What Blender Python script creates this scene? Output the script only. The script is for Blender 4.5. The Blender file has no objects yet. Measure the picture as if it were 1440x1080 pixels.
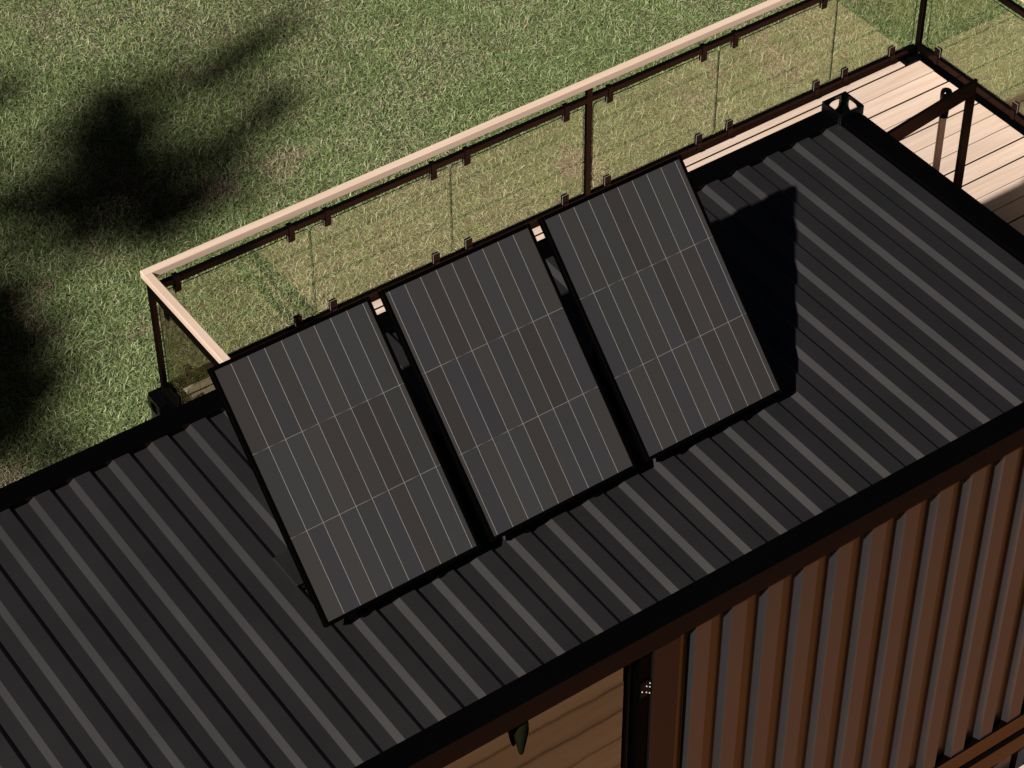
import bpy, bmesh, math, random
import numpy as np
from mathutils import Vector, Matrix
random.seed(7)
rng = np.random.default_rng(11)
sc = bpy.context.scene
col = sc.collection
R = math.radians

# ------------------------------------------------------------------ materials
def newmat(name):
    m = bpy.data.materials.new(name); m.use_nodes = True
    nt = m.node_tree; nt.nodes.clear()
    out = nt.nodes.new('ShaderNodeOutputMaterial')
    return m, nt, out
def N(nt, typ, **kw):
    n = nt.nodes.new(typ)
    for k, v in kw.items():
        if k in n.inputs: n.inputs[k].default_value = v
        else: setattr(n, k, v)
    return n
def L(nt, a, b): nt.links.new(a, b)

def paint(name, base, rough, spec=.5, rvar=.08, scale=3.0, bump=0.0, coat=0.0, tint=(1, 1, 1), dust=0.0):
    m, nt, out = newmat(name)
    p = N(nt, 'ShaderNodeBsdfPrincipled'); p.inputs['Specular IOR Level'].default_value = spec; p.inputs['Specular Tint'].default_value = (*tint, 1)
    p.inputs['Coat Weight'].default_value = coat; p.inputs['Coat Roughness'].default_value = .06
    tc = N(nt, 'ShaderNodeTexCoord')
    no = N(nt, 'ShaderNodeTexNoise', Scale=scale, Detail=6.0)
    L(nt, tc.outputs['Object'], no.inputs['Vector'])
    mr = N(nt, 'ShaderNodeMapRange'); mr.inputs['To Min'].default_value = rough - rvar; mr.inputs['To Max'].default_value = rough + rvar
    L(nt, no.outputs['Fac'], mr.inputs['Value']); L(nt, mr.outputs[0], p.inputs['Roughness'])
    mix = N(nt, 'ShaderNodeMix', data_type='RGBA')
    mix.inputs['A'].default_value = (*[c * (.88 - dust) for c in base], 1); mix.inputs['B'].default_value = (*[c * (1.12 + dust) for c in base], 1)
    L(nt, no.outputs['Fac'], mix.inputs['Factor']); L(nt, mix.outputs['Result'], p.inputs['Base Color'])
    if bump:
        n2 = N(nt, 'ShaderNodeTexNoise', Scale=220.0, Detail=3.0); L(nt, tc.outputs['Object'], n2.inputs['Vector'])
        b = N(nt, 'ShaderNodeBump', Strength=bump, Distance=.002); L(nt, n2.outputs['Fac'], b.inputs['Height']); L(nt, b.outputs[0], p.inputs['Normal'])
    L(nt, p.outputs[0], out.inputs[0])
    return m

def sheen(name, base, gloss, rough, scale=1.6):
    # dark paint; warm gloss tint stands in for light mirrored off the boards
    m, nt, out = newmat(name)
    d = N(nt, 'ShaderNodeBsdfDiffuse'); g = N(nt, 'ShaderNodeBsdfGlossy')
    tc = N(nt, 'ShaderNodeTexCoord'); no = N(nt, 'ShaderNodeTexNoise', Scale=scale, Detail=6.0); L(nt, tc.outputs['Object'], no.inputs['Vector'])
    mr = N(nt, 'ShaderNodeMapRange'); mr.inputs['To Min'].default_value = rough - .05; mr.inputs['To Max'].default_value = rough + .05
    L(nt, no.outputs['Fac'], mr.inputs['Value']); L(nt, mr.outputs[0], g.inputs['Roughness'])
    mix = N(nt, 'ShaderNodeMix', data_type='RGBA'); mix.inputs['A'].default_value = (*[c * .85 for c in base], 1); mix.inputs['B'].default_value = (*[c * 1.15 for c in base], 1)
    L(nt, no.outputs['Fac'], mix.inputs['Factor']); L(nt, mix.outputs['Result'], d.inputs['Color'])
    g.inputs['Color'].default_value = (*gloss, 1)
    a = N(nt, 'ShaderNodeAddShader'); L(nt, d.outputs[0], a.inputs[0]); L(nt, g.outputs[0], a.inputs[1]); L(nt, a.outputs[0], out.inputs[0])
    return m

def wood(name, c1, c2, rough=.55, axis=0):
    m, nt, out = newmat(name)
    p = N(nt, 'ShaderNodeBsdfPrincipled', Roughness=rough); p.inputs['Specular IOR Level'].default_value = .3
    at = N(nt, 'ShaderNodeAttribute', attribute_name='Grain')   # per-board offset so no two boards share grain
    tc = N(nt, 'ShaderNodeTexCoord')
    add = N(nt, 'ShaderNodeVectorMath', operation='ADD'); L(nt, tc.outputs['Object'], add.inputs[0]); L(nt, at.outputs['Color'], add.inputs[1])
    mp = N(nt, 'ShaderNodeMapping'); mp.inputs['Scale'].default_value = (.8, 16, 16) if axis == 0 else (16, .8, 16); L(nt, add.outputs[0], mp.inputs['Vector'])
    no = N(nt, 'ShaderNodeTexNoise', Scale=1.6, Detail=7.0, Roughness=.62, Distortion=.5); L(nt, mp.outputs[0], no.inputs['Vector'])
    mp2 = N(nt, 'ShaderNodeMapping'); mp2.inputs['Scale'].default_value = (1.5, 90, 90) if axis == 0 else (90, 1.5, 90); L(nt, add.outputs[0], mp2.inputs['Vector'])
    n2 = N(nt, 'ShaderNodeTexNoise', Scale=2.0, Detail=4.0); L(nt, mp2.outputs[0], n2.inputs['Vector'])
    av = N(nt, 'ShaderNodeMix', data_type='FLOAT'); av.inputs[0].default_value = .35
    L(nt, no.outputs['Fac'], av.inputs[2]); L(nt, n2.outputs['Fac'], av.inputs[3])
    cr = N(nt, 'ShaderNodeValToRGB'); e = cr.color_ramp.elements
    e[0].position = .33; e[0].color = (*c2, 1); e[1].position = .62; e[1].color = (*c1, 1)
    L(nt, av.outputs[0], cr.inputs['Fac'])
    hs = N(nt, 'ShaderNodeHueSaturation'); L(nt, cr.outputs['Color'], hs.inputs['Color'])
    mr = N(nt, 'ShaderNodeMapRange'); mr.inputs['From Max'].default_value = 40; mr.inputs['To Min'].default_value = .93; mr.inputs['To Max'].default_value = 1.05
    sx = N(nt, 'ShaderNodeSeparateXYZ'); L(nt, at.outputs['Color'], sx.inputs[0]); L(nt, sx.outputs[0], mr.inputs['Value']); L(nt, mr.outputs[0], hs.inputs['Value'])
    L(nt, hs.outputs[0], p.inputs['Base Color'])
    b = N(nt, 'ShaderNodeBump', Strength=.25, Distance=.002); L(nt, n2.outputs['Fac'], b.inputs['Height']); L(nt, b.outputs[0], p.inputs['Normal'])
    L(nt, p.outputs[0], out.inputs[0])
    return m

def glass(name, tint, ior, wavy=0.0, rough=0.0, refl=(1, 1, 1)):
    m, nt, out = newmat(name)
    tr = N(nt, 'ShaderNodeBsdfTransparent'); tr.inputs['Color'].default_value = (*tint, 1)
    gl = N(nt, 'ShaderNodeBsdfGlossy', Roughness=rough); gl.inputs['Color'].default_value = (*refl, 1)
    fr = N(nt, 'ShaderNodeFresnel')
    ge = N(nt, 'ShaderNodeNewGeometry'); iv = N(nt, 'ShaderNodeMix', data_type='FLOAT')   # same reflectance on entry and exit
    iv.inputs[2].default_value = ior; iv.inputs[3].default_value = 1 / ior
    L(nt, ge.outputs['Backfacing'], iv.inputs[0]); L(nt, iv.outputs[0], fr.inputs['IOR'])
    mx = N(nt, 'ShaderNodeMixShader')
    if wavy:
        tc = N(nt, 'ShaderNodeTexCoord'); mp = N(nt, 'ShaderNodeMapping'); mp.inputs['Scale'].default_value = (1.1, 1.1, .6)
        L(nt, tc.outputs['Object'], mp.inputs['Vector'])
        no = N(nt, 'ShaderNodeTexNoise', Scale=2.4, Detail=2.0); L(nt, mp.outputs[0], no.inputs['Vector'])
        b = N(nt, 'ShaderNodeBump', Strength=1.0, Distance=wavy); L(nt, no.outputs['Fac'], b.inputs['Height'])
        L(nt, b.outputs[0], gl.inputs['Normal'])
    L(nt, fr.outputs[0], mx.inputs[0]); L(nt, tr.outputs[0], mx.inputs[1]); L(nt, gl.outputs[0], mx.inputs[2])
    L(nt, mx.outputs[0], out.inputs[0])
    return m

M = {}
M['roof'] = paint('charcoal_roof_paint', (.0074, .0072, .0077), .45, .85, .045, 2.2, .02, dust=.16)
M['wall'] = sheen('charcoal_wall_paint', (.0165, .0165, .0178), (.074, .034, .0125), .23)
M['litrail'] = sheen('rail_lit_by_terrace', (.0016, .0014, .0014), (.084, .040, .018), .22)  # lit copy of the black rail paint, terrace reflection put into the gloss colour
M['jamb'] = sheen('dark_jamb_paint', (.0040, .0036, .0036), (.036, .015, .008), .24)
M['void'] = sheen('frame_and_shade_black', (.0007, .0007, .0007), (.004, .0024, .0018), .3)  # panel frames, plus shade coloured onto rail tops and the window recess
M['black'] = sheen('black_gloss_paint', (.0008, .0008, .0009), (.017, .0088, .0068), .24)
M['blackrail'] = sheen('black_rail_paint', (.0018, .0015, .0014), (.031, .0160, .0118), .22)
M['casting'] = paint('black_casting_enamel', (.0012, .0012, .0013), .13, .3, .04, 8.0)
M['frame'] = paint('black_anodised_frame', (.0008, .0008, .0008), .35, .06, .05, 6.0)
M['pad'] = paint('black_rubber_pad', (.006, .0058, .006), .6, .3)
M['grey'] = paint('grey_gasket', (.12, .115, .11), .45)
M['steel'] = paint('bright_screw_steel', (.5, .5, .5), .22)
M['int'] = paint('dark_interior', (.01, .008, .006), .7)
M['deck'] = wood('pale_deck_wood', (.540, .440, .368), (.430, .322, .250))
M['rail_wood'] = wood('pale_handrail_wood', (.535, .420, .335), (.47, .350, .268))
M['rail_wood_y'] = wood('pale_handrail_wood_cross', (.535, .420, .335), (.47, .350, .268), axis=1)
M['glass'] = glass('clear_railing_glass', (.97, .975, .955), 1.66, refl=(1, .86, .68))  # reflection tint carries the orange of the mirrored deck
M['glass_edge'] = paint('dark_green_glass_edge', (.006, .012, .007), .2)
M['pane'] = glass('dark_window_glass', (.09, .085, .075), 1.66, .0008, .035, (1, .68, .42))  # brown of the mirrored terrace is put into the reflection colour
M['leg'] = paint('dark_olive_leaf', (.0070, .0074, .0040), .8, .0)
M['glass_shade'] = glass('shade_casting_glass', (.72, .72, .70), 1.60, refl=(1, .80, .62))  # tint darkened so the left-end panes throw shade on the deck
m_, nt_, o_ = newmat('bronze_pole_metal')
p_ = N(nt_, 'ShaderNodeBsdfPrincipled', Metallic=1.0, Roughness=.2); p_.inputs['Base Color'].default_value = (.15, .108, .084, 1)
L(nt_, p_.outputs[0], o_.inputs[0]); M['bronze'] = m_

def attrmat(name, attr, rough, spec, translucent=0.0):
    m, nt, out = newmat(name)
    a = N(nt, 'ShaderNodeAttribute', attribute_name=attr)
    p = N(nt, 'ShaderNodeBsdfPrincipled', Roughness=rough); p.inputs['Specular IOR Level'].default_value = spec
    L(nt, a.outputs['Color'], p.inputs['Base Color'])
    if translucent:
        t = N(nt, 'ShaderNodeBsdfTranslucent'); L(nt, a.outputs['Color'], t.inputs['Color'])
        mx = N(nt, 'ShaderNodeMixShader'); mx.inputs[0].default_value = translucent
        L(nt, p.outputs[0], mx.inputs[1]); L(nt, t.outputs[0], mx.inputs[2]); L(nt, mx.outputs[0], out.inputs[0])
    else: L(nt, p.outputs[0], out.inputs[0])
    return m
M['blade'] = attrmat('grass_blade', 'Col', .5, .25, .25)
M['leafm'] = attrmat('tree_leaf', 'Col', .5, .3, .25)
M['cell'] = attrmat('solar_cell', 'Col', .38, .35)
M['line'] = attrmat('solar_busbar', 'Col', .4, .4)
# soil under the lawn
m, nt, out = newmat('soil_and_thatch')
p = N(nt, 'ShaderNodeBsdfPrincipled', Roughness=.95); tc = N(nt, 'ShaderNodeTexCoord')
no = N(nt, 'ShaderNodeTexNoise', Scale=1.1, Detail=8.0); L(nt, tc.outputs['Object'], no.inputs['Vector'])
n2 = N(nt, 'ShaderNodeTexNoise', Scale=40.0, Detail=5.0); L(nt, tc.outputs['Object'], n2.inputs['Vector'])
cr = N(nt, 'ShaderNodeValToRGB'); cr.color_ramp.elements[0].position = .3; cr.color_ramp.elements[0].color = (.022, .03, .011, 1)
cr.color_ramp.elements[1].position = .7; cr.color_ramp.elements[1].color = (.075, .062, .035, 1)
mx = N(nt, 'ShaderNodeMix', data_type='FLOAT'); mx.inputs[0].default_value = .5
L(nt, no.outputs['Fac'], mx.inputs[2]); L(nt, n2.outputs['Fac'], mx.inputs[3]); L(nt, mx.outputs[0], cr.inputs['Fac'])
L(nt, cr.outputs[0], p.inputs['Base Color']); L(nt, p.outputs[0], out.inputs[0]); M['soil'] = m
m, nt, out = newmat('tree_bark')
p = N(nt, 'ShaderNodeBsdfPrincipled', Roughness=.9); tc = N(nt, 'ShaderNodeTexCoord'); mp = N(nt, 'ShaderNodeMapping'); mp.inputs['Scale'].default_value = (9, 9, 1.5)
L(nt, tc.outputs['Object'], mp.inputs['Vector']); no = N(nt, 'ShaderNodeTexNoise', Scale=2.0, Detail=8.0); L(nt, mp.outputs[0], no.inputs['Vector'])
cr = N(nt, 'ShaderNodeValToRGB'); cr.color_ramp.elements[0].color = (.03, .022, .015, 1); cr.color_ramp.elements[1].color = (.14, .105, .075, 1)
L(nt, no.outputs['Fac'], cr.inputs['Fac']); L(nt, cr.outputs[0], p.inputs['Base Color'])
b = N(nt, 'ShaderNodeBump', Strength=.8, Distance=.03); L(nt, no.outputs['Fac'], b.inputs['Height']); L(nt, b.outputs[0], p.inputs['Normal'])
L(nt, p.outputs[0], out.inputs[0]); M['bark'] = m

# ------------------------------------------------------------------ mesh helpers
class MB:
    def __init__(s): s.bm = bmesh.new(); s.gl = s.bm.loops.layers.float_color.new('Grain')
    def box(s, x0, x1, y0, y1, z0, z1, bev=0.0, seg=1, mi=0, grain=None):
        t = bmesh.new()
        vs = [t.verts.new((x, y, z)) for x in (x0, x1) for y in (y0, y1) for z in (z0, z1)]
        for f in ((0, 1, 3, 2), (4, 6, 7, 5), (0, 4, 5, 1), (2, 3, 7, 6), (0, 2, 6, 4), (1, 5, 7, 3)): t.faces.new([vs[i] for i in f])
        if bev: bmesh.ops.bevel(t, geom=list(t.edges), offset=bev, segments=seg, affect='EDGES', profile=.5)
        s.add(t, mi, grain); return s
    def add(s, t, mi=0, grain=None, mat=None):
        mp = {}
        for v in t.verts: mp[v] = s.bm.verts.new(mat @ v.co if mat else v.co)
        for f in t.faces:
            try: nf = s.bm.faces.new([mp[v] for v in f.verts])
            except ValueError: continue
            nf.material_index = mi; nf.smooth = f.smooth
            if grain is not None:
                for l in nf.loops: l[s.gl] = (*grain, 1)
        t.free()
    def prism(s, prof, a0, a1, axis='x', mi=0):
        # prof: list of 2D points (closed) in the two other axes, extruded between a0 and a1
        t = bmesh.new()
        def P(a, q): return {'x': (a, q[0], q[1]), 'y': (q[0], a, q[1]), 'z': (q[0], q[1], a)}[axis]
        A = [t.verts.new(P(a0, q)) for q in prof]; B = [t.verts.new(P(a1, q)) for q in prof]
        n = len(prof)
        for i in range(n): t.faces.new((A[i], A[(i + 1) % n], B[(i + 1) % n], B[i]))
        t.faces.new(A[::-1]); t.faces.new(B)
        bmesh.ops.recalc_face_normals(t, faces=list(t.faces)); s.add(t, mi); return s
    def tube(s, pts, rad, n=10, mi=0, cap=True):
        pts = [Vector(p) for p in pts]; rad = rad if isinstance(rad, (list, tuple)) else [rad] * len(pts)
        t = bmesh.new(); rings = []
        for i, p in enumerate(pts):
            d = (pts[min(i + 1, len(pts) - 1)] - pts[max(i - 1, 0)]).normalized()
            u = d.orthogonal().normalized() if i == 0 else (u - d * u.dot(d)).normalized()
            w = d.cross(u)
            rings.append([t.verts.new(p + rad[i] * (math.cos(2 * math.pi * k / n) * u + math.sin(2 * math.pi * k / n) * w)) for k in range(n)])
        for a, b in zip(rings, rings[1:]):
            for k in range(n):
                f = t.faces.new((a[k], a[(k + 1) % n], b[(k + 1) % n], b[k])); f.smooth = True
        if cap: t.faces.new(rings[0][::-1]); t.faces.new(rings[-1])
        bmesh.ops.recalc_face_normals(t, faces=list(t.faces)); s.add(t, mi); return s
    def plate(s, w, h, hw, hh, r, th, mat, mi=0, n=6):
        # w x h plate in local XZ, centred, thickness th along +Y, with a rounded hole hw x hh
        loop = []
        for cx, cz, a0 in ((hw / 2 - r, hh / 2 - r, 0), (-hw / 2 + r, hh / 2 - r, 90), (-hw / 2 + r, -hh / 2 + r, 180), (hw / 2 - r, -hh / 2 + r, 270)):
            for k in range(n + 1):
                a = R(a0 + 90 * k / n); loop.append((cx + r * math.cos(a), cz + r * math.sin(a)))
        outer = []
        for k, (x, z) in enumerate(loop):
            q = k // (n + 1); j = k % (n + 1)
            sx = 1 if q in (0, 3) else -1; sz = 1 if q in (0, 1) else -1
            c = (sx * w / 2, sz * h / 2)
            if j == 0: o = (c[0], z) if q in (0, 2) else (x, c[1])
            elif j == n: o = (x, c[1]) if q in (0, 2) else (c[0], z)
            else: o = c
            outer.append(o)
        t = bmesh.new(); n4 = len(loop)
        V = [[t.verts.new((x, y, z)) for (x, z) in lst] for lst, y in ((loop, 0), (outer, 0), (loop, th), (outer, th))]
        for k in range(n4):
            k2 = (k + 1) % n4
            for a, b in ((0, 1), (3, 2), (2, 0), (1, 3)):
                try: t.faces.new((V[a][k], V[a][k2], V[b][k2], V[b][k]))
                except ValueError: pass
        bmesh.ops.remove_doubles(t, verts=list(t.verts), dist=1e-6)
        bmesh.ops.dissolve_degenerate(t, edges=list(t.edges), dist=1e-6)
        bmesh.ops.recalc_face_normals(t, faces=list(t.faces)); s.add(t, mi, None, mat); return s
    def build(s, name, mats, parent=None):
        me = bpy.data.meshes.new(name); s.bm.to_mesh(me); s.bm.free()
        for m in (mats if isinstance(mats, (list, tuple)) else [mats]): me.materials.append(m)
        o = bpy.data.objects.new(name, me); col.objects.link(o)
        if parent: par(o, parent)
        return o
def wloc(p):
    m = Vector((0, 0, 0))
    while p: m = m + p.location; p = p.parent
    return m
def par(o, p):
    # geometry is written in world coordinates; shift it into the parent's frame (parents are never rotated)
    o.parent = p; w = wloc(p)
    o.data.transform(Matrix.Translation(-w)); o.location = (0, 0, 0)
def tag(o, label, cat, group=None, kind=None):
    o['label'] = label; o['category'] = cat
    if group: o['group'] = group
    if kind: o['kind'] = kind
    return o
def empty(name, loc, label, cat, group=None):
    o = bpy.data.objects.new(name, None); col.objects.link(o); o.location = loc; o.empty_display_size = .2
    return tag(o, label, cat, group)
def rg(): return (random.random() * 40, random.random() * 40, random.random() * 40)

# ------------------------------------------------------------------ shipping containers
H = 2.57            # roof rail to underside
GZ = -5.2           # lawn level
def corr(lo, hi, ph, pitch, w1, s, w2, d, lift=True):
    """corrugation profile from lo to hi: (a, depth) points; w1 low flat, s slope, w2 high flat"""
    pts = []; k = math.floor((lo - ph) / pitch) - 1
    while True:
        A = ph + k * pitch
        for a, z in ((A, 0), (A + w1, 0), (A + w1 + s, d), (A + w1 + s + w2, d)): pts.append((a, z))
        k += 1
        if A > hi: break
    def at(x):
        for (a, za), (b, zb) in zip(pts, pts[1:]):
            if a <= x <= b: return za + (zb - za) * (x - a) / max(b - a, 1e-9)
        return 0
    return [(lo, at(lo))] + [q for q in pts if lo < q[0] < hi] + [(hi, at(hi))]
def ribbon(name, mat, prof, a0, a1, place, parent, smooth=False):
    mb = MB(); t = bmesh.new()
    A = [t.verts.new(place(q, a0)) for q in prof]; B = [t.verts.new(place(q, a1)) for q in prof]
    for i in range(len(prof) - 1): t.faces.new((A[i], A[i + 1], B[i + 1], B[i]))
    mb.add(t); o = mb.build(name, mat, parent)
    sm = o.modifiers.new('thickness', 'SOLIDIFY'); sm.thickness = .0025; sm.offset = 0
    bv = o.modifiers.new('fold', 'BEVEL'); bv.width = .0065 if name == 'roof' else .004; bv.segments = 3; bv.harden_normals = True; o.data.shade_smooth(); bv.limit_method = 'ANGLE'; bv.angle_limit = R(25)
    return o
def casting(parent, cx0, cy0, zb, zt, sx, sy, top, mat, wx=.164, wy=.158):
    """corner casting: outer faces on the sx / sy sides carry a rounded hole"""
    mb = MB(); h = zt - zb; th = .013; zc = (zb + zt) / 2
    cx, cy = cx0 + wx / 2, cy0 + wy / 2
    for s_ in (-1, 1):
        y = cy + s_ * (wy / 2 - th / 2); x = cx + s_ * (wx / 2 - th / 2)
        if s_ == sy: mb.plate(wx, h, .085, .078, .03, th, Matrix.Translation((cx, y - th / 2, zc)))
        else: mb.box(cx - wx / 2, cx + wx / 2, y - th / 2, y + th / 2, zb, zt, .004, 2)
        if s_ == sx: mb.plate(wy - 2 * th, h - .002, .085, .078, .03, th, Matrix.Translation((x + th / 2, cy, zc)) @ Matrix.Rotation(R(90), 4, 'Z'))
        else: mb.box(x - th / 2, x + th / 2, cy - wy / 2 + th, cy + wy / 2 - th, zb, zt - .001, .003, 2)
    mb.box(cx - wx / 2 + th, cx + wx / 2 - th, cy - wy / 2 + th, cy + wy / 2 - th, zb, zb + .012)
    if top:
        mb.box(cx - wx / 2 - .001, cx + wx / 2 + .001, cy - wy / 2 - .001, cy + wy / 2 + .001, zt, zt + .014, .020, 4)
        mb.box(cx - .03, cx + .03, cy - wy / 2 + .02, cy + wy / 2 - .02, zt + .0145, zt + .0175, .0014, 1)
    o = mb.build('corner_casting', mat, parent); o.data.shade_smooth(); o.data.set_sharp_from_angle(angle=R(50)); return o

def container(name, x0, x1, y0, y1, zt, label, opening=None, simple=False, railmat='black'):
    """x0..x1, y0..y1 outer rails; zt = top of the roof side rails"""
    zb = zt - H; e = empty(name, ((x0 + x1) / 2, (y0 + y1) / 2, zb - .03), label, 'container')
    aN, aR = .132, .139
    # roof sheet, ribs run across the container
    ribbon('roof', M['roof'], corr(x0 + aR, x1 - aR, x1 - .340, .2068, .0735, .031, .0795, .022), y0 + aN, y1 - aN,
           lambda q, y: (q[0], y, zt - .034 + q[1]), e)
    for (a, b) in ((y0, y0 + aN), (y1 - aN, y1)):
        mb = MB(); mb.box(x0 + .02, x1 - .165, a + .0015, b - .0015, zt - .135, zt, .004, 2); mb.build('top_side_rail', M[railmat], e)
    for (a, b) in ((x0, x0 + aR), (x1 - aR, x1)):
        mb = MB(); mb.box(a + .0015, b - .0015, y0 + .16, y1 - .16, zt - .135, zt, .004, 2); mb.build('top_end_rail', M['black'], e)
    for y in (y0, y1 - .06):
        mb = MB(); mb.box(x0 + .15, x1 - .15, y + .002, y + .058, zb, zb + .13, .004, 2); bo = mb.build('bottom_side_rail', [M['litrail'], M['void']], e)
        for f in bo.data.polygons:
            if f.normal.z > .9: f.material_index = 1  # top face coloured near-black to keep the sun glint off it
    for x in (x0, x1 - .06):
        mb = MB(); mb.box(x + .002, x + .058, y0 + .15, y1 - .15, zb, zb + .13, .004, 2); mb.build('bottom_end_rail', M['wall'], e)
    for x in (x0, x1 - .158):
        for y in (y0, y1 - .15):
            mb = MB(); mb.box(x + .004, x + .154, y + .004, y + .146, zb + .09, zt - .065, .012, 2); mb.build('corner_post', M['wall'], e)
            sx = 1 if x > x0 else -1; sy = 1 if y > y0 else -1
            casting(e, x if sx < 0 else x1 - .164, y if sy < 0 else y1 - .158, zt - .06, zt + (.0585 if not simple else .04), sx, sy, simple, M['casting'])
            casting(e, x if sx < 0 else x1 - .164, y if sy < 0 else y1 - .158, zb - .03, zb + .088, sx, sy, False, M['casting'])
    wt, wb = zt - .1345, zb + .1285
    def wall_y(y, sgn, a, b, ph):
        # d = outward; low = recessed
        ribbon('side_wall', M['wall'], corr(a, b, ph, .2068, .0868, .016, .0880, .040), wb, wt, lambda q, z: (q[0], y + sgn * (.052 - q[1]), z), e)
    segs = [(x0 + .152, x1 - .152)]
    if opening: segs = [(x0 + .152, opening[0] - .155), (opening[1] + .155, x1 - .152)]
    for a, b in segs: wall_y(y0, 1, a, b, -2.418 + .016)
    wall_y(y1, -1, x0 + .152, x1 - .152, -2.418 + .016)
    for x, sg in ((x0, 1), (x1, -1)):
        if opening and sg < 0: continue
        ribbon('end_wall', M['wall'], corr(y0 + .147, y1 - .147, y0 + .2, .2068, .058, .030, .0888, .036), wb, wt, lambda q, z: (x + sg * (.052 - q[1]), q[0], z), e)
    mb = MB(); mb.box(x0 + .09, x1 - .09, y0 + .09, y1 - .09, zb + .02, zb + .1); mb.build('floor', M['int'], e)
    mb = MB(); mb.box(x0 + .09, x1 - .09, y0 + .11, y1 - .11, zt - .075, zt - .045); mb.build('ceiling', M['int'], e)
    return e

upper = container('shipping_container', -12.19, 0, 0, 2.44, 0, 'black upper shipping container whose ribbed roof carries the solar panels', opening=(-6.2, -3.162))
# window opening in the front wall: jambs, hinge bracket and glazed door
mb = MB(); mb.box(-3.160, -3.008, .0035, .12, -H + .131, -.1355, .006, 2); mb.build('door_jamb', M['jamb'], upper)
mb = MB(); mb.box(-6.354, -6.202, .0035, .12, -H + .131, -.1355, .006, 2); mb.build('door_jamb', M['jamb'], upper)
gd = MB(); gd.box(-3.253, -3.226, .055, .105, -H + .135, -.137, .004, 2)
gd.box(-6.19, -6.15, .055, .105, -H + .135, -.137, .004, 2)
gd.box(-6.149, -3.254, .056, .104, -H + .135, -H + .22, .004, 2); gd.box(-6.149, -3.254, .056, .104, -.19, -.137, .004, 2)
gdo = gd.build('glass_door', M['black'], upper)
mb = MB(); mb.box(-6.148, -3.2535, .074, .082, -H + .221, -.191); mb.build('pane', M['pane'], gdo)
mb = MB()
mb.box(-3.2255, -3.161, .018, .11, -H + .14, -.137, .004, 2)
mb.build('recess_filler', M['void'], gdo)  # near-black block added to fill the shaded recess beside the jamb
hg = MB(); hg.box(-3.222, -3.164, .008, .0175, -.43, -.33, .003, 2)
hgo = hg.build('hinge', M['black'], gdo)
for (x, z) in ((-3.214, -.384), (-3.19, -.402), (-3.172, -.418), (-3.19, -.36), (-3.172, -.376), (-3.172, -.350)):
    sc_ = MB(); sc_.tube([(x, .0078, z), (x, .004, z)], .0030, 8); sc_.build('screw', M['steel'], hgo)
# dark back lining inside so that the opening reads as a dark room
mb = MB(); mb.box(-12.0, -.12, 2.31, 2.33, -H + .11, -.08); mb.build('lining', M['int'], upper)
# swung-open door leaf at the right-hand end
dr = MB()
def leaf(mb, u0, u1, z0, z1, th=.02):
    o = Vector((.0, 2.276, 0)); d = Vector((.9936, .1129, 0)); n = Vector((-.1129, .9936, 0))
    t = bmesh.new()
    vs = [t.verts.new(o + d * u + n * w + Vector((0, 0, z))) for u in (u0, u1) for w in (0, th) for z in (z0, z1)]
    for f in ((0, 1, 3, 2), (4, 6, 7, 5), (0, 4, 5, 1), (2, 3, 7, 6), (0, 2, 6, 4), (1, 5, 7, 3)): t.faces.new([vs[i] for i in f])
    bmesh.ops.bevel(t, geom=list(t.edges), offset=.003, segments=1, affect='EDGES'); mb.add(t)
leaf(dr, .01, .982, -.355, -.25); leaf(dr, .91, .982, -2.5, -.356); leaf(dr, .01, .082, -2.5, -.356); leaf(dr, .083, .909, -2.5, -2.40)
dro = dr.build('open_door', M['blackrail'], upper)
dro['label'] = 'thin dark bronze door frame swung open over the deck'

lower = container('shipping_container', -8.99, 3.2, 0, 2.44, -2.632, 'black lower container directly under the solar-panel container, its ribbed wall top just showing', simple=False, railmat='litrail')
rear = container('shipping_container', -3.14, 3.22, 2.69, 5.142, -2.632, 'black lower container under the deck strip behind the roof, one corner block showing', simple=True)
front = container('shipping_container', -4.52, 3.22, -2.62, -.03, -3.01, 'black lower container under the terrace in front of the brown ribbed wall', simple=True)

# ------------------------------------------------------------------ deck
mb = MB(); P = .1585; k = 0
y1_ = 5.043
ys = [(4.9815, 5.060)]
y = 4.979
while y > .0:
    ys.append((y - P, y)); y -= P
for i, (a, b) in enumerate(ys):
    g = random.choice((.0060, .0075, .0130, .0150)); a2, b2 = a + g, b - .0005
    xr = 3.172
    xl = -2.985
    spans = [(xl, xr)]
    if b > 2.5: spans = [(xl, xr)]
    elif b > -.18: spans = [(.055, xr)]
    if b > 4.985: spans = [(xl, 3.045)]
    for (s0, s1) in spans:
        # a joint somewhere along the board
        mb.box(s0, s1 + random.uniform(-.004, .004), a2, b2, -2.590, -2.58 + random.uniform(-.0008, .0008), .0040, 2, 0, rg())
mbf = MB(); y = -.018
while y > -2.2:
    g = random.choice((.0035, .0045, .0065, .0075))
    mbf.box(-4.4, 3.17, y - P + g, y - .001, -2.911, -2.90 + random.uniform(-.0008, .0008), .0040, 2, 0, rg()); y -= P
terrace = mbf.build('terrace', M['deck']); tag(terrace, 'sunlit timber terrace boards in front of the brown ribbed wall', 'terrace', kind='structure')
deck = mb.build('deck', M['deck']); tag(deck, 'pale pinkish timber deck boards laid around the upper container', 'deck', kind='structure')

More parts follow.
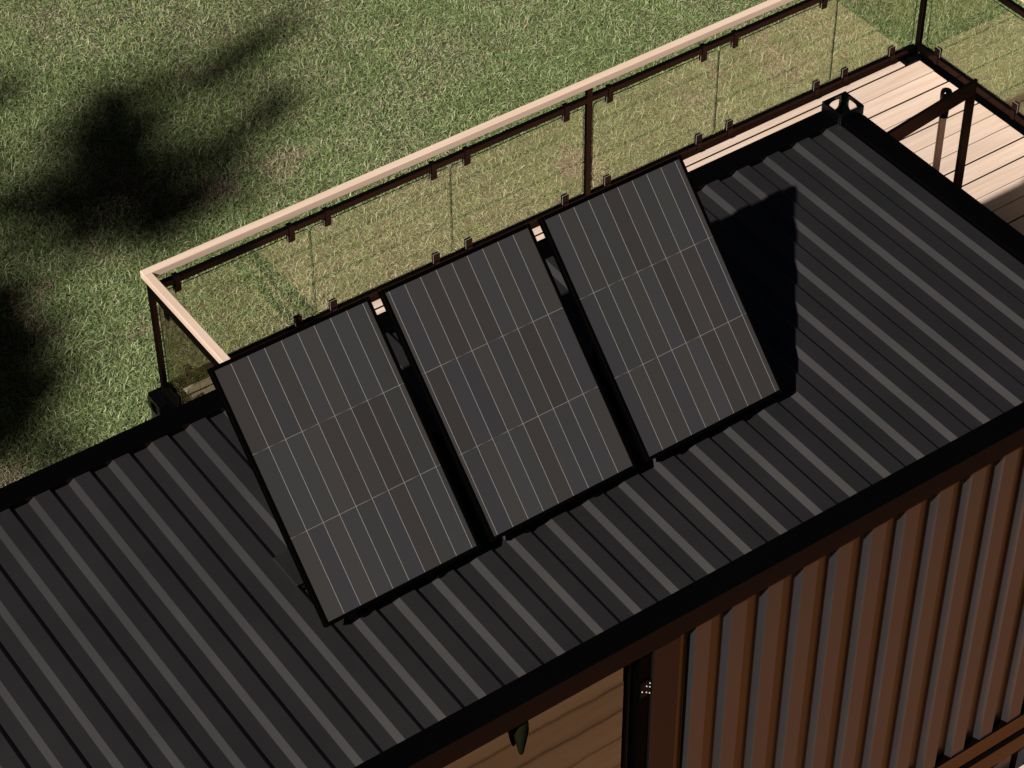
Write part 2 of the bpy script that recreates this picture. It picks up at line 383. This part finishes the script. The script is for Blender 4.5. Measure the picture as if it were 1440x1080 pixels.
# ------------------------------------------------------------------ glass railings
def railing(label, loc, axis, fixed, sgn, lo, hi, seams, clips, posts, pane='glass'):
    """axis 'x' or 'y' is the run; fixed = centre plane; sgn = side of the deck (-1: deck on the low side)"""
    e = empty('glass_railing', loc, label, 'railing')
    def bx(mb, a0, a1, c0, c1, z0, z1, bev=0.0, seg=1, grain=None, mi=0):
        c0, c1 = fixed + sgn * c0, fixed + sgn * c1
        c0, c1 = min(c0, c1), max(c0, c1)
        if axis == 'x': mb.box(a0, a1, c0, c1, z0, z1, bev, seg, mi, grain)
        else: mb.box(c0, c1, a0, a1, z0, z1, bev, seg, mi, grain)
    hr = hi[0]; 
    mb = MB(); bx(mb, lo[1], hi[1], -.039, .0155, -1.602, -1.55, .0045, 2, rg()); mb.build('handrail', M['rail_wood' if axis == 'x' else 'rail_wood_y'], e)
    mb = MB(); bx(mb, lo[0], hi[0], -.0175, .0175, -1.713, -1.666, .003, 2); mb.build('top_rail', M['blackrail'], e)
    mb = MB(); bx(mb, lo[0], hi[0], -.0175, .0175, -2.542, -2.489, .003, 2)
    mb.build('bottom_rail', M['blackrail'], e)
    mb = MB(); bx(mb, lo[0], hi[0], -.030, .004, -2.66, -2.5435, .003, 1); mb.build('base_channel', M['black'], e)
    for (a, top) in posts:
        mb = MB(); bx(mb, a - .021, a + .021, -.0165, .0165, -2.5605, -1.6025, .003, 2)
        mb.build('post', M['blackrail'], e)
    for (a, b) in seams:
        # pane with rounded corners
        r = .03; prof = []
        for cx, cz, a0 in ((b - r, -1.7475 - r, 0), (a + r, -1.7475 - r, 90), (a + r, -2.47 + r, 180), (b - r, -2.47 + r, 270)):
            for j in range(6): an = R(a0 + 18 * j); prof.append((cx + r * math.cos(an), cz + r * math.sin(an)))
        mb = MB(); c0, c1 = sorted((fixed + .004, fixed - .004)); mb.prism(prof, c0, c1, 'y' if axis == 'x' else 'x')
        o = mb.build('glass_panel', [M[pane], M['glass_edge']], e)
        for f in o.data.polygons:
            nn = f.normal; f.material_index = 0 if abs(nn.y if axis == 'x' else nn.x) > .9 else 1
    for a in clips:
        for top in (True, False):
            mb = MB(); w = .0245
            if top:
                bx(mb, a - w, a + w, .0095, .0165, -1.785, -1.7145, .003, 2); bx(mb, a - w * .8, a + w * .8, .0180, .0235, -1.735, -1.655, .002, 2)
                bx(mb, a - w * .8 + .001, a + w * .8 - .001, -.024, .0175, -1.6655, -1.6585, .002, 1)
                bx(mb, a - w - .001, a + w + .001, .0045, .0090, -1.786, -1.7145, .001, 1, None, 1)
                bx(mb, a - w, a + w, -.014, -.0050, -1.785, -1.7145, .003, 2)
                zc = -1.764
            else:
                bx(mb, a - w, a + w, .0095, .0165, -2.4875, -2.412, .003, 2); bx(mb, a - w * .8, a + w * .8, .0180, .0235, -2.545, -2.470, .002, 2)
                bx(mb, a - w - .0015, a + w + .0015, .0045, .0090, -2.4875, -2.410, .002, 1, None, 1)
                bx(mb, a - w, a + w, -.014, -.0050, -2.4875, -2.412, .003, 2)
                zc = -2.442
            co = mb.build('glass_clip', [M['blackrail'], M['grey']], e)
            s = MB(); c = fixed + sgn * .0167; c2 = fixed + sgn * .0182
            p0, p1 = ((a, c, zc), (a, c2, zc)) if axis == 'x' else ((c, a, zc), (c2, a, zc))
            s.tube([p0, p1], .0048, 8); s.build('screw', M['black'], co)
    return e
seams_x = [(-2.985, -1.940), (-1.930, -.881), (-.872, .186), (.262, 1.317), (1.326, 2.368), (2.377, 3.15)]
clips_x = [-2.88, -2.072, -1.807, -1.010, -.752, .037, .392, 1.181, 1.452, 2.241, 2.507, 2.952]
railing('long glass railing with pale timber handrail behind the ribbed roof', (0, 5.0575, -2.56), 'x', 5.0575, -1,
        (-3.024, -3.092), (3.182, 3.2585), seams_x, clips_x, [(.225, 0)])
# the two side runs butt against the long one
sy = [(3.925, 4.975), (2.80, 3.915)]; cy = [4.862, 4.05, 3.787, 2.92]
railing('short glass railing at the left end of the deck, its handrail running behind the panels', (-3.053, 3.8, -2.56), 'y', -3.053, 1,
        (2.74, 2.70), (5.035, 5.0415), sy, cy, [(5.0575, 0), (2.755, 0)], 'glass_shade')
ry = [4.975 - 1.055 * i for i in range(8)]
railing('glass railing along the right edge of the deck past the open door', (3.2195, 1.2, -2.56), 'y', 3.2195, -1,
        (-2.55, -2.6), (5.035, 5.0415), [(a - 1.047, a) for a in ry[:7]], [v for a in ry[:7] for v in (a - .93, a - .125)], [(5.0575, 0), (1.8, 0), (-1.36, 0)])

# ------------------------------------------------------------------ solar panels
UV = Vector((0, .83, .85)).normalized(); NV = Vector((0, -.85, .83)).normalized()
def solar(idx, x0, x1, first, label):
    yb, zb = .785, .105; LEN = 1.188
    e = empty('solar_panel', ((x0 + x1) / 2, 1.2, -.012), label, 'solar panel', 'solar panels tilted on the container roof')
    def pt(x, v, n): return Vector((x, yb, zb)) + UV * v + NV * n
    def slab(mb, xa, xb, va, vb, na, nb, bev=.0, mi=0):
        t = bmesh.new(); vs = [t.verts.new(pt(x, v, n)) for x in (xa, xb) for v in (va, vb) for n in (na, nb)]
        for f in ((0, 1, 3, 2), (4, 6, 7, 5), (0, 4, 5, 1), (2, 3, 7, 6), (0, 2, 6, 4), (1, 5, 7, 3)): t.faces.new([vs[i] for i in f])
        bmesh.ops.recalc_face_normals(t, faces=list(t.faces))
        if bev: bmesh.ops.bevel(t, geom=list(t.edges), offset=bev, segments=1, affect='EDGES')
        mb.add(t, mi)
    b = .018
    mb = MB()
    slab(mb, x0 - b, x0, -b, LEN + b, -.034, .0025, .0015); slab(mb, x1, x1 + b, -b, LEN + b, -.034, .0025, .0015)
    slab(mb, x0, x1, -b, 0, -.034, .0025, .0015); slab(mb, x0, x1, LEN, LEN + b, -.034, .0025, .0015)
    mb.build('frame', M['void'], e)
    mb = MB(); slab(mb, x0, x1, 0, LEN, -.03, -.0045); mb.build('back_sheet', M['frame'], e)
    # cells: individually toned faces, thin bright lines between
    xs = [x0]; x = first
    while x < x1 - .003: xs.append(x); x += .0838
    xs.append(x1)
    vsx = [0, LEN / 3, 2 * LEN / 3, LEN]
    tones = [(.68 * t[0], .68 * t[1], .725 * t[2]) for t in ((.0400, .0385, .0360), (.0395, .0385, .0395), (.0365, .0335, .0310), (.0420, .0400, .0370), (.0385, .0390, .0365), (.0365, .0355, .0370))]
    me = bpy.data.meshes.new('cell_sheet'); V = []; F = []; C = []; c_seed = random.Random(40 + idx)
    last = None
    for i in range(len(xs) - 1):
        for j in range(3):
            t = c_seed.choice(tones); f_ = c_seed.uniform(.93, 1.07)
            n0 = len(V); V += [pt(xs[i], vsx[j], 0), pt(xs[i + 1], vsx[j], 0), pt(xs[i + 1], vsx[j + 1], 0), pt(xs[i], vsx[j + 1], 0)]
            F.append((n0, n0 + 1, n0 + 2, n0 + 3)); C += [(t[0] * f_, t[1] * f_, t[2] * f_, 1)] * 4
    me.from_pydata([tuple(v) for v in V], [], F); at = me.color_attributes.new('Col', 'FLOAT_COLOR', 'POINT'); at.data.foreach_set('color', np.array(C, dtype=np.float32).ravel())
    me.materials.append(M['cell']); o = bpy.data.objects.new('cell_sheet', me); col.objects.link(o); par(o, e)
    V = []; F = []; C = []
    def quad(xa, xb, va, vb, ca, cb):
        n0 = len(V); V.extend([pt(xa, va, .0006), pt(xb, va, .0006), pt(xb, vb, .0006), pt(xa, vb, .0006)]); F.append((n0, n0 + 1, n0 + 2, n0 + 3)); C.extend([ca, cb, cb, ca])
    hw = .0011
    lc = (.19, .182, .178, 1); dk = (.045, .043, .041, 1)
    for x in xs[1:-1]: quad(x - hw, x + hw, .001, LEN - .001, lc, lc)
    for v in vsx[1:3]:
        for i in range(len(xs) - 1):
            a, bb = xs[i] + (hw if i else 0), xs[i + 1] - (hw if i < len(xs) - 2 else 0)
            m_ = a + (bb - a) * c_seed.uniform(.35, .65); r = c_seed.random()
            md = tuple(q * .8 for q in lc[:3]) + (1,)
            quad(a, m_, v - hw * .9, v + hw * .9, md if r > .12 else dk, dk if r < .6 else md); quad(m_, bb, v - hw * .9, v + hw * .9, dk if r < .6 else md, md if r < .9 else dk)
    me = bpy.data.meshes.new('busbar_lines'); me.from_pydata([tuple(v) for v in V], [], F); at = me.color_attributes.new('Col', 'FLOAT_COLOR', 'POINT'); at.data.foreach_set('color', np.array(C, dtype=np.float32).ravel())
    me.materials.append(M['line']); o = bpy.data.objects.new('busbar_lines', me); col.objects.link(o); par(o, e)
    # stand: two side triangles with a foot pad each
    for s, xx in ((0, x0 + .19), (1, x1 - .19)):
        mb = MB(); top = pt(xx, .86, -.036); mid = pt(xx, .30, -.036)
        q = .014
        def bar(a, b_, w=.014):
            d = (b_ - a).normalized(); u = Vector((1, 0, 0)); v = d.cross(u)
            t = bmesh.new(); vs = [t.verts.new(p + u * i * w + v * j * w) for p in (a, b_) for i, j in ((-1, -1), (1, -1), (1, 1), (-1, 1))]
            for f in ((0, 1, 2, 3), (7, 6, 5, 4), (0, 4, 5, 1), (1, 5, 6, 2), (2, 6, 7, 3), (3, 7, 4, 0)): t.faces.new([vs[i] for i in f])
            bmesh.ops.recalc_face_normals(t, faces=list(t.faces)); mb.add(t)
        bar(top, Vector((xx, 1.46, .012))); bar(mid, Vector((xx, 1.20, .012))); bar(Vector((xx, .80, .015)), Vector((xx, 1.56, .015)), .013)
        mb.build('leg', M['frame'], e)
        mb = MB(); mb.box(xx - .150 + .09 * s, xx + .06 + .09 * s, 1.13, 1.335, -.0105, .0015, .005, 2)
        mb.build('foot_pad', M['pad'], e)
        mb = MB(); mb.tube([(xx - .12 + .2 * s, 1.105, -.011), (xx - .12 + .2 * s, 1.105, .012)], .011, 10); mb.tube([(xx - .12 + .2 * s, 1.105, .013), (xx - .12 + .2 * s, 1.105, .018)], .006, 8)
        mb.build('anchor_bolt', M['black'], e)
    return e
solar(0, -4.339, -3.564, -4.2575, 'tilted black solar panel, leftmost of three on the ribbed roof, below the handrail end')
solar(1, -3.469, -2.697, -3.4500, 'middle tilted black solar panel between the other two on the ribbed roof')
solar(2, -2.601, -1.828, -2.5220, 'tilted black solar panel nearest the open door, casting the long shadow on the roof')

# ------------------------------------------------------------------ tall pull bar on the swung-open door
def handle_part(parent, build, name, mat): 
    mb = MB(); build(mb); return mb.build(name, mat, parent)
HX, HY = .790, 2.442
hb = handle_part(dro, lambda mb: mb.box(HX - .025, HX + .025, HY - .008, HY + .008, -.94, -.461, .003, 2), 'door_handle', M['bronze'])
handle_part(hb, lambda mb: mb.tube([(HX, HY, -.460), (HX, HY, -.30), (HX, HY, -.282), (HX, HY, -.272)], [.028, .034, .030, .014], 18), 'cap', M['casting'])
handle_part(hb, lambda mb: mb.box(HX - .026, HX + .026, 2.385, HY + .012, -.995, -.9405, .004, 2), 'bracket', M['black'])

# ------------------------------------------------------------------ pointed leaf-like pendant hanging at the head of the window
px_, py_ = -3.846, .045
e = empty('leaf_pendant', (px_, py_, -.14), 'dark olive pointed pendant hanging from the head of the window', 'pendant')
mb = MB()
mb.tube([(px_, py_, -.137), (px_, py_, -.17), (px_, py_, -.215), (px_, py_, -.30), (px_, py_, -.375), (px_, py_, -.397)], [.028, .038, .039, .027, .0145, .008], 5)
mb.build('leaf', M['leg'], e)
mb = MB(); mb.tube([(px_, py_, -.1362), (px_, py_, -.1368)], .004, 6); mb.build('hook', M['black'], e)

# ------------------------------------------------------------------ ground and lawn
mb = MB(); t = bmesh.new(); bmesh.ops.create_grid(t, x_segments=2, y_segments=2, size=300)
for v in t.verts: v.co.z = GZ
mb.add(t); g = mb.build('ground', M['soil']); g['kind'] = 'structure'; tag(g, 'soil under the lawn', 'ground', kind='structure')

def vnoise(x, y, s, seed):
    r = np.random.default_rng(seed); T = r.random((128, 128))
    u, v = x / s, y / s; i = np.floor(u).astype(int); j = np.floor(v).astype(int); fu, fv = u - i, v - j
    fu = fu * fu * (3 - 2 * fu); fv = fv * fv * (3 - 2 * fv)
    a = T[i % 128, j % 128]; b = T[(i + 1) % 128, j % 128]; c = T[i % 128, (j + 1) % 128]; d = T[(i + 1) % 128, (j + 1) % 128]
    return (a * (1 - fu) + b * fu) * (1 - fv) + (c * (1 - fu) + d * fu) * fv
def lawn(n_dense, n_sparse):
    # dense zone: parallelogram of lawn behind the containers; sparse elsewhere
    quad = np.array([[-5.2, 6.4], [-1.2, 15.0], [9.2, 8.6], [6.2, 5.2]])
    a, b = rng.random(n_dense), rng.random(n_dense)
    P = (quad[0] * ((1 - a) * (1 - b))[:, None] + quad[1] * ((1 - a) * b)[:, None] + quad[2] * (a * b)[:, None] + quad[3] * (a * (1 - b))[:, None])
    S = np.stack([rng.uniform(-14, 16, n_sparse), rng.uniform(2, 24, n_sparse)], 1)
    S = S[(S[:, 1] > 5.3) | (S[:, 0] < -3.4) & (S[:, 1] > 2.6)]
    P = np.concatenate([P, S]); n = len(P); x, y = P[:, 0], P[:, 1]
    # blades gather in tufts
    tuft = rng.random(n) < .55
    gx = np.round(x / .11 + vnoise(x, y, .3, 3)) * .11; gy = np.round(y / .11 + vnoise(x, y, .3, 4)) * .11
    big = vnoise(x, y, 1.25, 1) * .5 + vnoise(x, y, .55, 2) * .3 + vnoise(x, y, .22, 9) * .2
    dry = np.clip((big - .47) * 5.0, 0, 1)
    keep = rng.random(n) < (1 - .45 * np.clip((big - .62) * 6, 0, 1))
    x, y, dry, big = x[keep], y[keep], dry[keep], big[keep]; n = len(x)
    flow = vnoise(x, y, .45, 5) * 6.28 * 1.6
    az = np.where(rng.random(n) < .7, rng.random(n) * 6.283, flow + rng.normal(0, .7, n))
    ln = (.042 + .060 * rng.random(n) ** 1.4) * (1.05 - .2 * dry)
    lean = np.clip(rng.normal(1.2, .38, n), .2, 1.65)
    bend = rng.normal(.5, .5, n)
    side = rng.normal(0, .55, n)
    wd = (.0017 + .0016 * rng.random(n))
    tw = rng.normal(0, .7, n)
    rows = []
    cx, cy, cz = x.copy(), y.copy(), GZ + rng.random(n) * .012
    ang = lean * .85
    ts = [1.0, .95, .7, .0]
    for k in range(4):
        dx, dy = np.cos(az), np.sin(az); px, py = -dy, dx
        w = wd * ts[k]
        ox = px * np.cos(tw); oy = py * np.cos(tw); oz = np.sin(tw) * .6
        if k < 3:
            rows.append(np.stack([cx - ox * w, cy - oy * w, cz - oz * w * (k > 0)], 1)); rows.append(np.stack([cx + ox * w, cy + oy * w, cz + oz * w * (k > 0)], 1))
        else: rows.append(np.stack([cx, cy, cz], 1))
        sl = ln / 3
        cx = cx + dx * np.sin(ang) * sl; cy = cy + dy * np.sin(ang) * sl; cz = np.maximum(cz + np.cos(ang) * sl, GZ + .006)
        ang = ang + (lean * .3 + bend * .5); az = az + side
    V = np.stack(rows, 1).astype(np.float32)            # n,7,3
    base = (np.arange(n, dtype=np.int32) * 7)[:, None]
    fi = np.array([0, 1, 3, 2, 2, 3, 5, 4, 4, 5, 6], dtype=np.int32)
    loops = (base + fi[None]).ravel()
    me = bpy.data.meshes.new('grass'); me.vertices.add(n * 7); me.vertices.foreach_set('co', V.ravel())
    me.loops.add(len(loops)); me.loops.foreach_set('vertex_index', loops)
    st = (np.arange(n, dtype=np.int32) * 11)[:, None] + np.array([0, 4, 8], dtype=np.int32)[None]
    me.polygons.add(n * 3); me.polygons.foreach_set('loop_start', st.ravel().astype(np.int32))
    me.polygons.foreach_set('use_smooth', np.ones(n * 3, dtype=bool))
    me.update(calc_edges=True)
    # blade colours: fresh green, dull green, straw
    green = np.array([.190, .232, .095]); deep = np.array([.094, .148, .047]); straw = np.array([.40, .365, .235]); brown = np.array([.21, .155, .11])
    r = rng.random(n)[:, None]; c = deep * (1 - r) + green * r
    c = c * (.75 + .6 * rng.random(n))[:, None]
    ps = .035 + .22 * dry; pick = rng.random(n) < ps
    bare = np.clip((vnoise(x, y, .8, 21) * .65 + vnoise(x, y, .3, 22) * .35 - .70) * 6, 0, 1)
    r2 = rng.random(n)[:, None]; c2 = straw * (1 - r2 * .55) + brown * (r2 * .55)
    c = np.where(pick[:, None], c2, c)
    bb = rng.random(n) < bare * .6; c = np.where(bb[:, None], np.array([.30, .215, .165]) * (.7 + .6 * rng.random(n))[:, None], c)
    pale = rng.random(n) < .15; c = np.where(pale[:, None], np.array([.35, .40, .21]), c)
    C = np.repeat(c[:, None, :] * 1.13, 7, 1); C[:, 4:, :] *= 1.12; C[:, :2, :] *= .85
    C = np.concatenate([C, np.ones((n, 7, 1))], 2).astype(np.float32)
    at = me.color_attributes.new('Col', 'FLOAT_COLOR', 'POINT'); at.data.foreach_set('color', C.ravel())
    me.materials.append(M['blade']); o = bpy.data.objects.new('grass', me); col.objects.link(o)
    tag(o, 'short lawn of green blades with dry straw patches around the containers', 'grass', kind='stuff')
lawn(640000, 60000)

# ------------------------------------------------------------------ trees off to the left that shade the lawn
SUN = Vector((-1.15, -.418, 1.0))
def tree(loc, h, clumps, label, seed):
    """clumps: (lawn point the clump shades, height above the lawn, radius, leaf count)"""
    rr = np.random.default_rng(seed); e = empty('tree', loc, label, 'tree', 'trees shading the lawn')
    base = Vector(loc); cen = []
    for (gx, gy), hh, r, nl in clumps: cen.append((Vector((gx, gy, GZ)) + SUN * hh * 1.5, r, nl))
    mean = sum((c for c, _, _ in cen), Vector()) / len(cen)
    mb = MB(); fork = Vector((base.x + (mean.x - base.x) * .4, base.y + (mean.y - base.y) * .4, base.z + (mean.z - base.z) * .55))
    mb.tube([base, base.lerp(fork, .35) + Vector((.06, -.05, 0)), base.lerp(fork, .7), fork, fork.lerp(mean, .6)], [.2, .15, .13, .11, .05], 12)
    for c, r, nl in cen:
        s = fork.lerp(mean, rr.uniform(.05, .6)); mid = s.lerp(c, .5) + Vector(rr.normal(0, .12, 3))
        mb.tube([s, mid, c], [.030, .016, .005], 6)
    mb.build('trunk', M['bark'], e)
    Vs = []; Cs = []
    for c, r, nl in cen:
        nl = int(nl * 2.2)
        d = rr.normal(0, 1, (nl, 3)); d /= np.linalg.norm(d, axis=1)[:, None]; rad = r * np.abs(rr.normal(0, .62, nl))
        p = np.array(c)[None] + d * rad[:, None] * np.array([1.1, 1.3, .42]) + rr.normal(0, .05, (nl, 3))
        a = rr.normal(0, 1, (nl, 3)); a /= np.linalg.norm(a, axis=1)[:, None]
        b = np.cross(a, rr.normal(0, 1, (nl, 3))); b /= np.linalg.norm(b, axis=1)[:, None]
        s = rr.uniform(.035, .06, nl)[:, None]
        Vs.append(np.stack([p - a * s, p + b * s * .45, p + a * s, p - b * s * .45], 1))
        Cs.append(np.array([.05, .085, .025])[None] * rr.uniform(.6, 1.6, (nl, 1)))
    V = np.concatenate(Vs); n = len(V); me = bpy.data.meshes.new('crown')
    me.from_pydata(V.reshape(-1, 3).tolist(), [], (np.arange(n * 4).reshape(n, 4)).tolist())
    C = np.concatenate([np.repeat(np.concatenate(Cs)[:, None], 4, 1), np.ones((n, 4, 1))], 2).astype(np.float32)
    at = me.color_attributes.new('Col', 'FLOAT_COLOR', 'POINT'); at.data.foreach_set('color', C.ravel())
    me.materials.append(M['leafm']); o = bpy.data.objects.new('crown', me); col.objects.link(o); par(o, e)

# camera (solved from the photograph's vanishing lines); used below to turn lawn pixels into lawn points
CAM = Vector((-7.75780971, -5.56550037, 8.27676153)); F = 3528.95884
RC = Matrix(((0.818878830311899, 0.39796481889259006, -0.4135957739034624), (-0.5739295995688457, 0.5595776121229639, -0.597894397656899), (-0.00650200013537326, 0.7269779219031, 0.6866300496334907)))
def lawn_pt(u, v):
    d = RC @ Vector(((u - 720) / F, -(v - 540) / F, -1.0)); k = (GZ - CAM.z) / d.z; q = CAM + d * k
    return (q.x, q.y)
T1 = [((135, 190), 8.2, .58, 380), ((175, 220), 8.0, .58, 460), ((200, 180), 8.3, .46, 230), ((140, 270), 8.2, .60, 470), ((195, 265), 7.9, .60, 520), ((250, 285), 8.0, .50, 330),
      ((295, 265), 8.2, .46, 190), ((165, 140), 8.5, .48, 210), ((75, 285), 8.4, .52, 200), ((215, 315), 7.8, .50, 260), ((120, 320), 8.0, .50, 220), ((155, 235), 8.1, .40, 260),
      ((240, 115), 8.9, .50, 100), ((300, 105), 8.8, .50, 150), ((345, 75), 8.9, .48, 150), ((385, 40), 9.0, .48, 100),
      ((325, 210), 8.3, .50, 160), ((370, 165), 8.5, .48, 140), ((400, 135), 8.7, .44, 70), ((275, 215), 8.3, .48, 100),
      ((5, 130), 8.6, .44, 110), ((15, 290), 8.5, .46, 150),
      ((-60, 240), 8.6, .5, 350), ((-130, 320), 8.8, .6, 500), ((-90, 150), 9.0, .5, 350), ((-180, 230), 8.9, .6, 500)]
tree((-14.6, 5.2, GZ), 8, [(lawn_pt(*c), h, r, n) for c, h, r, n in T1], 'broad leafy tree out to the left whose forked shadow falls on the lawn', 3)
T2 = [((15, 455), 7.7, .50, 330), ((0, 520), 7.8, .62, 700), ((5, 410), 7.8, .42, 120), ((38, 545), 7.7, .48, 330), ((-50, 470), 8.0, .6, 600), ((-70, 580), 7.9, .6, 600), ((22, 600), 7.5, .42, 240), ((-140, 520), 8.2, .6, 600), ((-20, 620), 7.6, .46, 300), ((85, 640), 7.4, .32, 70), ((55, 480), 7.8, .40, 110)]
tree((-16.9, 2.9, GZ), 8, [(lawn_pt(*c), h, r, n) for c, h, r, n in T2], 'second leafy tree out to the left shading the lawn beside the roof corner', 5)

# ------------------------------------------------------------------ camera, light, world
cam = bpy.data.cameras.new('camera'); co = bpy.data.objects.new('camera', cam); col.objects.link(co)
cam.sensor_fit = 'HORIZONTAL'; cam.sensor_width = 36; cam.lens = F / 1440 * 36; cam.clip_start = .1; cam.clip_end = 1500
co.matrix_world = Matrix.Translation(CAM) @ RC.to_4x4()
sc.camera = co
sd = SUN.normalized(); el = math.asin(sd.z)
sl = bpy.data.lights.new('sun', 'SUN'); sl.energy = 4.8; sl.angle = R(.95); sl.color = (1, .93, .86)
so = bpy.data.objects.new('sun', sl); col.objects.link(so); so.rotation_euler = sd.to_track_quat('Z', 'Y').to_euler(); so.location = (-20, -8, 20)
w = bpy.data.worlds.new('World'); sc.world = w; w.use_nodes = True; nt = w.node_tree
bg = nt.nodes.get('Background') or nt.nodes.new('ShaderNodeBackground')
sk = nt.nodes.new('ShaderNodeTexSky'); sk.sky_type = 'NISHITA'; sk.sun_disc = False
sk.sun_elevation = el; sk.sun_rotation = math.atan2(sd.x, sd.y); sk.air_density = .06; sk.dust_density = .15; sk.ozone_density = 1.0
tn = nt.nodes.new('ShaderNodeMix'); tn.data_type = 'RGBA'; tn.blend_type = 'MULTIPLY'; tn.inputs['Factor'].default_value = 1.0
tn.inputs['B'].default_value = (1, .82, .66, 1); nt.links.new(sk.outputs[0], tn.inputs['A']); nt.links.new(tn.outputs['Result'], bg.inputs[0]); bg.inputs[1].default_value = .05
ou = nt.nodes.get('World Output') or nt.nodes.new('ShaderNodeOutputWorld'); nt.links.new(bg.outputs[0], ou.inputs[0])
sc.view_settings.view_transform = 'Standard'; sc.view_settings.look = 'None'; sc.view_settings.exposure = .75; sc.view_settings.gamma = 1
sc.render.engine = 'CYCLES'; sc.cycles.max_bounces = 10; sc.cycles.transparent_max_bounces = 16
